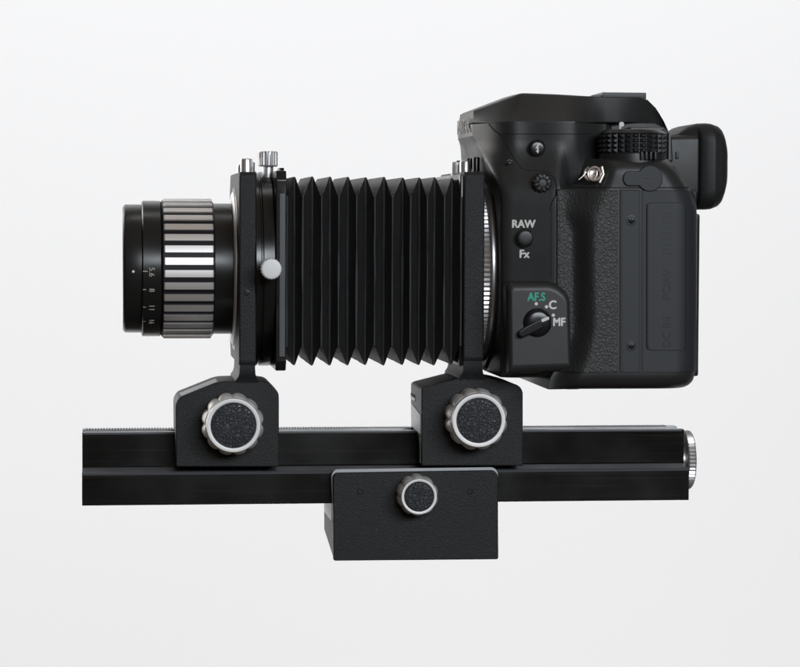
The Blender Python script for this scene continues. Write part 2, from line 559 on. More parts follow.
# release stub on the top of the front standard (slanted chrome pin)
def stub(px, y0, y1, r, Y, st, mat_='chrome', slant=0.0):
    x, zb0 = XZ(px, y1, Y); _, zt0 = XZ(px, y0, Y)
    bm = bmesh.new()
    rr = add_revolve(bm, [(zb0 - 2.0, r), (zt0 - .5, r), (zt0 - .15, r * .92), (zt0, r * .78)], 'Z', (x, Y, 0), 24)
    for ring in rr[1:]:
        for v in ring: v.co.z += slant * (v.co.x - x)
    return finish('release_pin', bm, mat_, st, 30)
stub(246.5, 158.5, 171.5, 2.1, -12, fst, 'chrome', .0)
stub(243, 163, 172, 2.1, -10, fst, 'chrome', .35)
stub(251.5, 162.0, 172, 1.2, -4, fst)
stub(456.5, 161.8, 172, 1.9, -8, rst, 'alu')
stub(465.5, 160.8, 172, 2.0, -14, rst, 'chrome', -.0)
stub(476.2, 157, 172, 1.2, -20, rst, 'gloss')
stub(458.5, 160.6, 163, .8, -8, rst, 'gloss')
stub(469.5, 158.3, 163, 1.0, -14, rst, 'gloss')

# rotating ring + clip plate behind the front standard
RX = FX1
def xa(px, Y): return XZ(px, 270, Y)[0]
xb0, xb1, xb2 = FX1 - .3, xa(262.5, -33.5), xa(276.5, -33.5)
revolve('rotating_ring', [(xb0, 20), (xb0, 33.0), (xb0 + .3, 33.4), (xb1 - .35, 33.4), (xb1, 32.8), (xb1 + .35, 32.8), (xb1 + .7, 33.3), (xb2 - .5, 33.3), (xb2 - .2, 33.0), (xb2 - .2, 20)], 'X', (0, 0, 0), 'gloss', blw, 128)
xc0, xc1 = xb2 - .1, xa(286.5, -32)
zc1, zc0 = XZ(280, 170.5, -31)[1], XZ(280, 371, -31)[1]
bm = bmesh.new()
add_loft(bm, [[(X, y, z) for y, z in ((-32, zc1 - 3), (-30, zc1), (30, zc1), (32, zc1 - 3), (32, zc0 + 3), (30, zc0), (-30, zc0), (-32, zc0 + 3))] for X in (xc0, xc1)])
bmesh.ops.recalc_face_normals(bm, faces=bm.faces); bevel(bm, .4, 2, 30)
clip = weighted(finish('clip_frame', bm, 'gloss', blw))
box('clip_strip', xa(279.2, -32.7), xa(285.2, -32.7), -32.9, -31.5, XZ(282, 357, -32.7)[1], XZ(282, 193.5, -32.7)[1], 'anodlight', clip, .25)
bm = bmesh.new()
add_loft(bm, [[(X, y, z) for y, z in ((-27, zc1 - 1), (-26, zc1 + 1.0), (-14, zc1 + 1.0), (-13, zc1 - 1))] for X in (xa(280, -27), xa(284, -27))])
finish('clip_tab', bm, 'gloss', clip)
# the two thumb screws of the ring
rxm = (xb1 + xb2) / 2
def thumb(c, axis, sgn, head0, head1, R, rs):
    bm = bmesh.new()
    s = sgn
    n = 80
    prof = [(s * 30, rs), (s * (head0), rs), (s * head0, R * .9), (s * (head0 + .4), R), (s * (head1 - .45), R), (s * (head1 - .1), R * .93), (s * head1, R * .86), (s * head1, R * .3)]
    add_revolve(bm, prof, axis, c, n, lambda k, i, th, r: r - (.2 if (k in (3, 4) and i % 4 in (2, 3)) else 0))
    return bm
hz0, hz1 = XZ(268, 166.5, -10)[1], XZ(268, 151.3, -10)[1]
finish('thumb_screw', thumb((XZ(268, 160, -10)[0], -10, 0), 'Z', 1, hz0, hz1, 3.3, 1.85), 'chrome', blw, 20)
ts = finish('thumb_screw', thumb((rxm, 0, XZ(272, 269, -43)[1]), 'Y', -1, 38.0, 43.0, 3.55, 1.9), 'alu', blw, 20)
xx, zz = rxm, XZ(272, 269, -43)[1]
revolve('screw_face', [(0.1, 3.3), (-.12, 3.3), (-.3, 3.1), (-.36, 2.6), (-.37, .2)], 'Y', (xx, -43, zz), 'aluface', ts, 40, angle=50)

# --- bellows cloth: rectangles that swap mountain and valley from side to side
peaks = [294.5, 312, 330, 348, 366, 384, 402, 418.7, 435.3, 452]
val = [287.5] + [(a + b) / 2 for a, b in zip(peaks, peaks[1:])] + [461]
H1, A = 31.6, 6.6
W1 = 31.6
st_list = []
for i, p in enumerate(peaks):
    st_list.append((val[i], False)); st_list.append((p, True))
st_list.append((val[-1], False))
zc = XZ(370, 271.3, -25)[1]
bm = bmesh.new()
loops = []
rj = random.Random(3)
for px, mtn in st_list:
    jx = rj.uniform(-.3, .3); ja = rj.uniform(-.35, .35)
    if mtn:
        X = XZ(px, 175, -25)[0]; h, wd = H1 + ja * .6, W1 - A
    else:
        X = XZ(px, 270, -31.6)[0]; h, wd = H1 - A + ja, W1
    # small flat at each fold, 4 points a side along each edge
    for dx, dh in ((-.5, -.75), (-.2, -.12), (.2, -.12), (.5, -.75)):
        lp = []
        h2, w2 = (h + dh, wd - dh * .6) if mtn else (h - dh * .6, wd + dh)
        cs = [(-w2, h2), (w2, h2), (w2, -h2), (-w2, -h2)]
        for k in range(4):
            a, b = cs[k], cs[(k + 1) % 4]
            for s in range(6):
                t = s / 6
                bow = math.sin(t * PI) * rj.uniform(-.2, .2)
                lp.append((X + jx + dx + bow, a[0] + (b[0] - a[0]) * t, zc + a[1] + (b[1] - a[1]) * t))
        loops.append(lp)
add_loft(bm, loops)
finish('bellows_cloth', bm, 'cloth', blw, 48)
xe0, xe1 = XZ(459.5, 270, -31)[0], SX0 + .4
bm = bmesh.new()
zt2, zb2 = XZ(460, 174, -30)[1], XZ(460, 366, -30)[1]
add_loft(bm, [[(X, y, z) for y, z in ((-30.5, zt2), (30.5, zt2), (30.5, zb2), (-30.5, zb2))] for X in (xe0, xe1)])
bmesh.ops.recalc_face_normals(bm, faces=bm.faces); bevel(bm, .5, 2)
finish('bellows_frame', bm, 'gloss', blw)

# serrated adapter ring behind the rear standard
xs0, xs1 = SX1 - .4, xa(491.5, -31)
n = 240
revolve('adapter_ring', [(xs0, 20), (xs0, 30.6), (xs0 + .2, 31.0), (xs1 - .5, 31.0), (xs1 - .1, 30.5), (xs1 - .1, 20)], 'X', (0, 0, 0), 'chrome', blw, n,
        lambda k, i, th, r: r - (.42 if (i % 2 and 1 <= k <= 4) else 0), 15)

# --- tripod block under the rail
tb = [(333.5, 561), (333, 476), (336, 473), (494, 470.5), (498, 474.5), (498.5, 559.5)]
pts = round_pts([XZ(x, y, -29) for x, y in tb], [.8, .8, 1.5, 1.6, 1, .8], 4)
bm = bmesh.new()
add_poly_prism(bm, pts, -29, -26.5)
bmesh.ops.recalc_face_normals(bm, faces=bm.faces); bevel(bm, .45, 3, 40)
tblock = weighted(finish('tripod_block', bm, 'crinkle', blw, 35))
# bare-metal inner plate, a little larger at the top and left
pts = round_pts([XZ(x, y, -29) for x, y in [(333.4, 522), (331.6, 476), (335.0, 470.0), (494.5, 467.8), (498.9, 472.5), (498.3, 522)]], [.2, 1, 1.5, 1.6, 1, .2], 4)
bm = bmesh.new()
add_poly_prism(bm, pts, -27.2, -25.2)
bmesh.ops.recalc_face_normals(bm, faces=bm.faces); bevel(bm, .3, 2, 40)
weighted(finish('front_plate', bm, 'plate', tblock))
bm = bmesh.new()
pts = [XZ(x, y, -29) for x, y in [(334, 560.5), (334, 504), (498, 504), (498, 559)]]
add_poly_prism(bm, pts, -26.6, 10)
bmesh.ops.recalc_face_normals(bm, faces=bm.faces); bevel(bm, .8, 2, 40)
for v in bm.verts:       # chamfered underside towards the back
    if v.co.z < pts[0][1] + 3 and v.co.y > 0: v.co.z += 5.0
weighted(finish('base', bm, 'crinkle', tblock, 35))
bm = bmesh.new()
pts = [XZ(x, y, -29) for x, y in [(332.6, 523), (332.6, 505.5), (336, 505.5), (336, 523)]]
add_poly_prism(bm, pts, -25, 4)
finish('side_plate', bm, 'plate', tblock)
x, z0 = XZ(334, 549, -29)
bm = bmesh.new()
pts = [XZ(x_, y_, -29) for x_, y_ in [(334.5, 560.2), (334.5, 549.5), (380, 548.5), (420, 560)]]
add_poly_prism(bm, pts, -29.25, -28.5)
finish('worn_foot', bm, 'crinkle', tblock, 20)
for sx in (360.3, 470):
    x, z = XZ(sx, 491.5, -29)
    revolve('screw', [(.6, 1.0), (-.05, 1.0), (-.12, .85), (.15, .7), (.15, .1)], 'Y', (x, -29, z), 'screw', tblock, 20)

# ------------------------------------------------------------------ thing 2: lens
LX0 = XZ(122.5, 270, 0)[0]
lens = thing('lens', 'short black lens with chrome striped grip ring and engraved aperture numbers', 'lens', (0, 0, 0))
LO = (XZ(176, 270, 0)[0], 0.0, -23.9)
lens['_o'] = LO; lens.location = Vector(LO) * MM
def xl_(px): return XZ(px, 270, 0)[0]
k0 = pxmm(0)
R_a, R_b, R_c, R_d = 63.2 * k0, 66.9 * k0, 67.6 * k0, 64.6 * k0
x0, x1, x2, x3, x4 = xl_(122.5), xl_(141.5), xl_(160.5), xl_(212.5), xl_(236)
fr = revolve('front_ring', [(x0 + 5, 13), (x0 + 3.5, 15), (x0 + .4, R_a - 1.6), (x0 + .1, R_a - .9), (x0 + .6, R_a - .2), (x0 + 1.0, R_a), (x1 - .1, R_a), (x1 - .1, R_a - 2)], 'X', (0, 0, 0), 'lensblack', lens, 128)
revolve('front_glass', [(x0 + 4.2, .2), (x0 + 4.4, 5), (x0 + 5.0, 10), (x0 + 5.8, 14)], 'X', (0, 0, 0), 'glass', lens, 64, angle=60)
ar = revolve('aperture_ring', [(x1, R_a - 3), (x1, R_b - .5), (x1 + .35, R_b), (x2 - .3, R_b), (x2, R_b - .4), (x2, R_a - 3)], 'X', (0, 0, 0), 'lensblack', lens, 128)
fo = revolve('focus_ring', [(x2 + .05, R_a - 3), (x2 + .05, R_c - .7), (x2 + .5, R_c), (x3 - .5, R_c), (x3, R_c - .7), (x3, R_a - 3)], 'X', (0, 0, 0), 'lensgroove', lens, 144)
rb = revolve('rear_barrel', [(x3 + .05, R_a - 4), (x3 + .05, R_d), (x4 - 2.0, R_d), (x4 - 1.6, R_d - .4), (x4 - 1.6, R_d - 2), (x4, R_d - 2), (x4, 12)], 'X', (0, 0, 0), 'lensblack', lens, 128)
# 36 chrome grip bars
bm = bmesh.new()
ba, bh = math.radians(5.7) / 2, 0.55
segs = 4
L0, L1 = x2 + .75, x3 - .45
lo = []
for X, dr in ((L0, -.25), (L0 + .35, 0), (L1 - .35, 0), (L1, -.25)):
    lp = []
    for s in range(segs + 1):
        a = -ba + 2 * ba * s / segs
        lp.append((X, -(R_c + bh + dr) * math.cos(a), (R_c + bh + dr) * math.sin(a)))
    for s in range(segs, -1, -1):
        a = -ba + 2 * ba * s / segs
        lp.append((X, -(R_c - .4) * math.cos(a), (R_c - .4) * math.sin(a)))
    lo.append(lp)
add_loft(bm, lo)
bmesh.ops.recalc_face_normals(bm, faces=bm.faces)
b0 = finish('grip_bar', bm, 'chromebar', fo, 35)
# make the bar turn about the lens axis: move its mesh so the origin sits on the axis
off = Vector((0, 0, -LO[2])) * MM
for v in b0.data.vertices: v.co -= off
b0.location = off
phase = math.radians(2.9)
for i in range(36):
    o = b0 if i == 0 else b0.copy()
    if i:
        COL.objects.link(o); o.parent = fo
    o.rotation_euler = (phase + 2 * PI * i / 36, 0, 0)
# engraved numbers, wrapped on the aperture ring
def wrap_on(R):
    def f(p, z):
        a = p.z / R
        return Vector((p.x, -(R + .02 + z * .5) * math.cos(a), (R + .02) * math.sin(a)))
    return f
def arc_z(py, R):            # height along the barrel arc for a pixel row
    zz = XZ(150, py, -R * .8)[1]
    return R * math.asin(max(-.995, min(.995, zz / R)))
for s, py, h in (('5.6', 271.8, 1.9), ('8', 290, 1.9), ('11', 307.8, 1.9), ('16', 322.5, 1.9)):
    text_mesh('engraved_number', s, h, (xl_(150.8), -R_b, arc_z(py, R_b)), (0, 0, -1), (1, 0, 0), 'cream', ar, .05, .004, wrap=wrap_on(R_b))
    bm = bmesh.new()
    zc_ = arc_z(py - .8, R_b)
    long_ = 1.5 if s == '5.6' else 1.0
    v = [wrap_on(R_b + .04)(Vector((xx, 0, zc_ + dz)), 0) for xx, dz in ((xl_(142.2), -.14), (xl_(142.2) + long_, -.14), (xl_(142.2) + long_, .14), (xl_(142.2), .14))]
    v2 = [p + Vector((0, .2, 0)) for p in v]
    add_loft(bm, [[tuple(p) for p in v], [tuple(p) for p in v2]])
    finish('tick', bm, 'cream', ar)
zi = XZ(133, 271.5, -R_a)[1]
revolve('index_dot', [(.2, .45), (-.06, .45), (-.08, .1)], 'Y', (XZ(133.3, 271, -R_a)[0], -R_a * math.cos(math.asin(zi / R_a)), zi), 'white', fr, 16)

# ------------------------------------------------------------------ thing 3: camera
CO = (XZ(640, 390, -54)[0], 0.0, XZ(640, 390, -54)[1])
camr = thing('reflex_camera', 'black digital reflex camera with mode dial and eyecup, mounted behind the bellows', 'camera', CO)

def sm(t):
    t = max(0.0, min(1.0, t)); return t * t * (3 - 2 * t)
def interp(tab, y):
    if y <= tab[0][0]: return tab[0][1]
    for (a, va), (b, vb) in zip(tab, tab[1:]):
        if y <= b: return va + (vb - va) * (y - a) / (b - a)
    return tab[-1][1]

XS = [(158, 574), (187, 562), (213, 562), (232, 571), (330, 572), (362, 562), (380, 552), (392, 550)]      # foot of the slope
XR = [(158, 620), (187, 613), (203, 607), (216, 599), (240, 596), (330, 597), (358, 591), (380, 582), (392, 580)]   # crest of the slope
XE = [(158, 668), (166, 675), (178, 683), (190, 690.5), (206, 696), (215, 697), (300, 697), (368, 696), (378, 694.5), (384, 692), (388, 688), (391, 682)]         # rear edge
INS = [(158, 5.5), (159, 3.6), (161, 2.2), (165, .8), (170, .1), (172, 0), (376, 0), (381, .5), (385, 1.5), (388, 3.4), (390, 6.0), (391, 9)]

def nearY(px, py):
    """depth of the camera's left end (mm) at a photo pixel"""
    xs, xr, xe, ins = interp(XS, py), interp(XR, py), interp(XE, py), interp(INS, py)
    flat = -52.6 + ins
    base = interp([(184, -34.0), (189, -46.0)], py)
    y = base + (flat - base) * sm((px - xs) / (xr - xs))
    rr = 22.0                                  # px radius of the rear corner
    if px > xe - rr:
        t = min(1, (px - (xe - rr)) / rr)
        y += 7.5 * (1 - math.sqrt(max(0, 1 - t * t)))
    return y

# --- main body end: horizontal sections stacked from deck to base
levels = [158, 158.6, 159.6, 161, 163, 166, 170, 175, 180, 186, 190, 195, 200, 203, 208, 212, 216, 222, 228, 234, 240, 260, 290, 320, 332, 345, 352, 362, 372, 376, 380, 383, 385.5, 387.5, 389, 390, 390.8]
loops = []
for py in levels:
    xs, xr, xe = interp(XS, py), interp(XR, py), interp(XE, py)
    ins = interp(INS, py)
    z = XZ(640, py, -54)[1]
    lp = []
    pxs = [xs - 2] + [xs + (xr - xs) * k / 10 for k in range(11)] + [xr + (xe - 22 - xr) * k / 5 for k in range(1, 6)] + [xe - 22 + 22 * math.sin(PI / 2 * k / 8) for k in range(1, 9)]
    for px in pxs:
        Yd = nearY(px, py)
        lp.append((XZ(px, py, Yd)[0], Yd, z))
    Xe = lp[-1][0]
    lp += [(Xe, -30, z), (Xe, 30, z), (Xe, 66 - ins, z), (Xe - 3, 74 - ins, z), (Xe - 8, 77 - ins, z)]
    Xf = XZ(xs - 2, py, -43)[0]
    lp += [(Xf + 2, 77 - ins, z), (Xf - 4, 74 - ins, z), (Xf - 6, 66, z), (Xf - 4, 40, z), (Xf, 30, z)]
    loops.append(lp)
bm = bmesh.new()
add_loft(bm, loops)
body = finish('body', bm, 'bodyplastic', camr, 50)

def overlay(name, x0, x1, y0, y1, off, material, parent, nx=14, ny=18, rad=0.0, thick=1.0, sub=True):
    """a panel laid on the body end between pixel limits (a rounded rectangle), proud by off mm"""
    bm = bmesh.new()
    grid = []
    def pt(px, py, o):
        Yd = nearY(px, py)
        p = P(px, py, Yd)
        zb = XZ(640, py, -54)[1]
        s1 = (nearY(px + 1, py) - nearY(px - 1, py)) / (2 * pxmm(-50))
        n = Vector((s1, -1)).normalized()
        return (p.x + n.x * o, Yd + n.y * o, zb)
    us = [0, .012, .03] + [.03 + .94 * k / nx for k in range(1, nx)] + [.97, .988, 1]
    vs_ = [0, .012, .03] + [.03 + .94 * k / ny for k in range(1, ny)] + [.97, .988, 1]
    for v in vs_:
        row = []
        for u in us:
            e = min(u * (x1 - x0), (1 - u) * (x1 - x0), v * (y1 - y0), (1 - v) * (y1 - y0))
            o = off if e > 1.2 else (-thick if e <= 0.001 else off * (.55 + .45 * e / 1.2))
            px = x0 + (x1 - x0) * u; py = y0 + (y1 - y0) * v
            if rad:
                dx = max(0, rad - (px - x0)) if px < (x0 + x1) / 2 else max(0, rad - (x1 - px))
                dy = max(0, rad - (py - y0)) if py < (y0 + y1) / 2 else max(0, rad - (y1 - py))
                # squeeze the corner points onto the arc
                if dx > 0 and dy > 0:
                    m = max(dx, dy); d = math.hypot(dx, dy)
                    f = m / d
                    px += (dx - dx * f) * (1 if px < (x0 + x1) / 2 else -1)
                    py += (dy - dy * f) * (1 if py < (y0 + y1) / 2 else -1)
            row.append(bm.verts.new(pt(px, py, o)))
        grid.append(row)
    for a, b in zip(grid, grid[1:]):
        for k in range(len(a) - 1):
            bm.faces.new((a[k], a[k + 1], b[k + 1], b[k]))
    return finish(name, bm, material, parent, 40)

overlay('leatherette', 556.5, 618.4, 189, 374.5, .45, 'leather', camr, 30, 60)
overlay('screw_strip', 619.4, 640.5, 188.4, 374.5, .40, 'portrubber', camr, 8, 40)
overlay('rear_strip', 641.2, 696.5, 188.4, 374.5, .30, 'portrubber', camr, 24, 40)
port = overlay('port_cover', 645.5, 686, 201, 352, .75, 'portrubber', camr, 20, 40, rad=6)
for s, py, hh in (('DC IN', 332, 2.6), ('PC/AV', 284, 2.6)):
    c = P(667, py, nearY(667, py) - .78)
    text_mesh('embossed_lettering', s, hh, c, (0, 0, 1), (-1, 0, 0), 'emboss', port, .10, 0, bold2=.02)
for k, (py, hpx) in enumerate([(253.5, 2), (249, 0), (244, 1), (239, 1), (232.5, 2), (228, 0), (222, 1), (217, 0), (213, 2)]):
    c = P(667, py, nearY(667, py) - .76)
    wd = 1.5 - .2 * (k % 2)
    box('embossed_mark', c.x - wd, c.x + wd, c.y - .06, c.y + .2, c.z - .22, c.z + .22, 'emboss', port, 0)
    if hpx == 2:
        box('embossed_mark', c.x + wd - .4, c.x + wd, c.y - .06, c.y + .2, c.z - .9, c.z - .25, 'emboss', port, 0)

def screw(px, py, Y, r, parent, cross=True):
    x, z = XZ(px, py, Y)
    s = revolve('screw', [(.8, r * 1.15), (-.04, r * 1.15), (-.06, r * 1.02), (.22, r * .98), (.02, r * .8), (-.08, r * .45), (-.1, .05)], 'Y', (x, Y, z), 'screw', parent, 28)
    bm = bmesh.new()
    add_box(bm, x - r * .5, x + r * .5, Y - .14, Y + .2, z - r * .12, z + r * .12)
    add_box(bm, x - r * .12, x + r * .12, Y - .145, Y + .2, z - r * .5, z + r * .5)
    finish('cross_slot', bm, 'seam', s, smooth=False)
screw(631.3, 220.5, -53.0, 1.45, body)
screw(631.3, 346, -53.0, 1.45, body)

# sync terminal cap: disc with a tab
bm = bmesh.new()
cc = XZ(650, 178.5, -53.1); ra = 13.2 * pxmm(-54)
pts = []
tabz = XZ(640, 171, -53.1)[1], XZ(640, 186, -53.1)[1]
hh = (tabz[0] - tabz[1]) / 2; tz = (tabz[0] + tabz[1]) / 2
a0 = math.asin(hh / ra)
for k in range(33):
    a = PI - a0 - (2 * PI - 2 * a0) * k / 32
    pts.append((cc[0] + ra * math.cos(a), cc[1] + ra * math.sin(a)))
tx = XZ(623, 178, -53.1)[0]
for k in range(9):
    a = -PI / 2 - PI * k / 8
    pts.append((tx + hh * .8 + hh * math.cos(a) * .8, tz + hh * math.sin(a)))
add_poly_prism(bm, pts, -53.35, -51)
bmesh.ops.recalc_face_normals(bm, faces=bm.faces)
bevel(bm, .35, 3, 40)
cap = weighted(finish('terminal_cap', bm, 'portrubber', camr, 35))
for dx in (-1.6, -.8, 1.2):
    revolve('embossed_mark', [(.1, .38), (-.08, .34), (-.1, .1)], 'Y', (cc[0] + dx, -53.35, cc[1] + .3), 'emboss', cap, 12)

# --- mirror box and prism side: sections stacked in height
XF = [(120, 472), (134.5, 472), (137, 474.5), (141, 477), (160, 486), (185, 497), (196, 500), (382, 500)]
def sideY(px, py):
    t = (px - 472) / (535 - 472)
    top = -17 - 18.5 * math.sin(PI / 2 * max(0, min(1, (px - 472) / 46))) - 3.5 * sm((px - 518) / 50)
    top += 9.0 * sm((px - 572) / 34)
    low = -40.8 - 4.7 * max(0, min(1, (px - 506) / 50)) + 9 * sm((px - 560) / 10)
    k = sm((py - 140) / 60.0)
    yy = top * (1 - k) + low * k
    xf = interp(XF, py)
    rr = 10.0
    if px < xf + rr and py > 150:
        t2 = 1 - (px - xf) / rr
        yy += 3.5 * (1 - math.sqrt(max(0, 1 - t2 * t2))) * sm((py - 150) / 40)
    if py > 366: yy += 7.0 * (1 - math.sqrt(max(0, 1 - ((py - 366) / 12.0) ** 2))) if py < 378 else 7
    return yy
lev2 = [122.5, 126, 130, 134.5, 136, 137, 139, 141, 146, 152, 160, 168, 176, 185, 190, 196, 205, 220, 240, 260, 290, 320, 345, 360, 366, 370, 373, 375.5, 377, 378]
loops = []
for py in lev2:
    xf = interp(XF, py)
    z = XZ(540, py, -36.5)[1]
    pxs = [xf + 10 * (1 - math.cos(PI / 2 * k / 5)) for k in range(6)] + [xf + 10 + (606 - xf - 10) * k / 30 for k in range(1, 31)]
    near = []
    for px in pxs:
        Yd = sideY(px, py)
        near.append((XZ(px, py, Yd)[0], Yd, z))
    nose = .6 * (1 - sm((py - 134) / 8))
    lp = [(near[0][0] - nose, -10, z)] + near + [(near[-1][0] + 6, -20, z), (near[-1][0] + 6, 20, z)]
    lp += [(x, -y, z) for x, y, _ in reversed(near)] + [(near[0][0] - nose, 10, z)]
    loops.append(lp)
bm = bmesh.new()
add_loft(bm, loops)
mbox = finish('mirror_box', bm, 'bodyplastic', camr, 35)

# --- prism roof: faceted, mirrored across the lens plane
YT = [(472, 111.5), (520, 93.6), (524, 93.2), (560, 94.6), (596, 96.8), (640, 97.2), (648, 100), (656, 108), (663, 119), (668, 130)]
YTOP = [(472, -15.8), (500, -23), (520, -27.5), (596, -30), (640, -27), (668, -22)]
YLO = [(472, 122.6), (650, 122.6), (660, 126), (668, 132.5)]
def roofY(px):
    return sideY(px, 122.5) if px < 606 else sideY(606, 122.5) + 10 * sm((px - 606) / 60)
loops = []
for px in [472, 473.5, 477, 484, 492, 500, 508, 514, 518, 520.5, 523, 527, 535, 545, 555, 565, 575, 585, 596, 606, 616, 626, 634, 640, 644, 648, 652, 656, 660, 664, 668]:
    yt, yl = interp(YT, px), interp(YLO, px)
    lo_ = P(px, yl, roofY(px)); up = P(px, yt, interp(YTOP, px))
    if px == 472: lo_.x += .5; up.x += .5; up.z -= .5
    md = [lo_ + (up - lo_) * t for t in (0, .02, .3, .6, .9, .97)]
    md[0].z -= .0; md[1] = lo_ + (up - lo_) * .03 + Vector((0, -.25, .1))
    nr = md + [up + Vector((0, .5, .1)), Vector((up.x, -7, up.z + .35))]
    loops.append([tuple(p) for p in nr] + [(p.x, -p.y, p.z) for p in reversed(nr)])
bm = bmesh.new()
add_loft(bm, loops)
prism = weighted(finish('prism_housing', bm, 'bodyplastic', camr, 28))
nx = XZ(472, 122, -17)[0] - .6
# maker's lettering on the nose
zz = XZ(472, 124.5, -17)[1]
text_mesh('lettering', 'PENTAX', 4.8, (nx - .05, -1, zz), (0, -1, 0), (0, 0, 1), 'greyprint', prism, .04, 0, wide=1.12, bold2=.02)
# hot shoe
hz = XZ(620, 97.0, -10)[1]; hz1_ = XZ(620, 92.4, -10)[1]
hx0, hx1 = XZ(602, 95, -10)[0], XZ(646, 95, -10)[0]
shoe = box('hot_shoe', hx0, hx1, -10.5, 10.5, hz - .6, hz1_, 'dial', camr, .3)
box('shoe_foot', XZ(592, 96, -10)[0], hx0 + 1, -9.5, 9.5, hz - 1, hz + .55, 'dial', shoe, .3)

# --- seams on the side (dark gaps as fine sunken beads)
def seam(pts, r, parent, fy):
    bm = bmesh.new()
    out = []
    for (a, b), (c, d) in zip(pts, pts[1:]):
        n = max(2, int(math.hypot(c - a, d - b) / 4))
        for k in range(n):
            out.append((a + (c - a) * k / n, b + (d - b) * k / n))
    out.append(pts[-1])
    add_tube(bm, [P(x, y, fy(x, y) + r * .55) for x, y in out], r, 6)
    return finish('panel_seam', bm, 'seam', parent, 60)
arc = [(489, 124), (494, 130), (499, 134), (504, 141), (511, 153), (517, 163), (521, 168), (527, 170.3), (540, 170.5), (548, 172.5), (554, 178), (556.5, 186), (555.5, 196), (552, 202), (550, 210)]
seam(arc, .22, mbox, sideY)
seam([(500, 134), (520, 134), (560, 134), (590, 134)], .2, mbox, sideY)
seam([(551, 210), (551, 240), (551, 278)], .15, mbox, sideY)
seam([(558, 187.6), (575, 187.6), (590, 187.6), (605, 187.6), (620, 187.6), (640, 187.6), (660, 187.6), (680, 187.6), (688, 187.6)], .22, body, lambda x, y: nearY(x, y))

# --- lens mount ring in front of the mirror box
xm1 = XZ(500, 270, -36)[0]
xm0 = XZ(493.0, 270, -32)[0]
revolve('mount_ring', [(xm0 - .3, 24), (xm0 - .3, 31.6), (xm0, 32.0), (xm0 + .8, 32.0), (xm0 + 1.1, 31.6), (xm1 + 2, 31.6)], 'X', (0, 0, 0), 'chrome', camr, 128)
revolve('mount_collar', [(xm0 + .9, 31), (xm0 + .9, 33.8), (xm0 + 1.4, 34.6), (xm1 + .6, 35.2), (xm1 + 3, 35.2)], 'X', (0, 0, 0), 'bodyplastic', camr, 128)

# --- focus mode panel with its lever
def panel(name, pxs, Y0, Y1, material, rad, bev):
    pts = round_pts([XZ(x, y, Y0) for x, y in pxs], rad, 6)
    x0_, x1_ = min(p[0] for p in pts), max(p[0] for p in pts); z0_, z1_ = min(p[1] for p in pts), max(p[1] for p in pts)
    cx_, cz_ = (x0_ + x1_) / 2, (z0_ + z1_) / 2
    lo = [[(x, Y1, z) for x, z in pts]]
    for k in range(8):
        a = PI / 2 * k / 7
        d = bev * (1 - math.cos(a)); Yk = Y0 + bev * (1 - math.sin(a))
        fx = (x1_ - x0_ - 2 * d * .6) / (x1_ - x0_); fz = (z1_ - z0_ - 2 * d) / (z1_ - z0_)
        lo.append([(cx_ + (x - cx_) * fx, Yk, cz_ + (z - cz_) * fz) for x, z in pts])
    bm = bmesh.new(); add_loft(bm, lo)
    return weighted(finish(name, bm, material, camr, 40))
fp = panel('focus_mode_panel', [(508, 374), (507, 286), (510, 281.5), (555, 281.0), (571, 294), (573, 372)], -48.5, -33, 'bodyplastic', [.3, 1, 1.5, 4, 3, .3], 3.2)
FY = -48.5
c = XZ(537.5, 322.5, FY); rr = 14.3 * pxmm(FY)
lev = revolve('focus_lever', [(.5, rr * 1.02), (-.3, rr * 1.02), (-.9, rr * .98), (-1.6, rr * .88), (-1.9, rr * .7), (-2.0, rr * .3), (-2.02, .1)], 'Y', (c[0], FY, c[1]), 'button', camr, 48, angle=60)
ang = math.radians(207)
bm = bmesh.new()
ux = Vector((math.cos(ang), 0, math.sin(ang))); uz = Vector((-math.sin(ang), 0, math.cos(ang)))
o0 = Vector((c[0], 0, c[1]))
hp = []
for a, b in ((-1.0, -2.2), (4.5, -2.2), (7.2, -1.8), (7.8, -1.0), (7.6, .0), (6.9, .6), (3.0, .9), (-1.0, .9)):
    p = o0 + ux * a + uz * (b + 1.3)
    hp.append((p.x, p.z))
add_poly_prism(bm, hp, FY - 2.7, FY - .1)
bmesh.ops.recalc_face_normals(bm, faces=bm.faces)
bevel(bm, .8, 4, 30)
weighted(finish('grip', bm, 'button', lev, 40))
p = P(545.3, 319.3, FY - 2.1)
a2 = math.radians(22)
bm = bmesh.new()
add_poly_prism(bm, round_pts([(p.x + math.cos(a2) * a - math.sin(a2) * b, p.z + math.sin(a2) * a + math.cos(a2) * b) for a, b in ((-1.35, -.5), (1.35, -.5), (1.35, .5), (-1.35, .5))], .35), FY - 2.12, FY - .8)
finish('white_index', bm, 'white', lev)
for dx, dy in ((536.3, 303.8), (546.5, 306.8), (553.3, 315.2)):
    x, z = XZ(dx, dy, FY)
    revolve('print_dot', [(.05, .55), (-.04, .55), (-.05, .1)], 'Y', (x, FY, z), 'white', fp, 16)
for s, px, py, h, m_, wd in (('AF.S', 536.3, 296.7, 2.65, 'green', .86), ('C', 552.6, 304.8, 2.75, 'white', .95), ('MF', 559.3, 321.9, 2.55, 'white', .90)):
    c3 = P(px, py, FY)
    text_mesh('lettering', s, h, (c3.x, FY - .03, c3.z), (1, 0, 0), (0, 0, 1), m_, fp, .04, 0, wide=wd, bold2=.044)

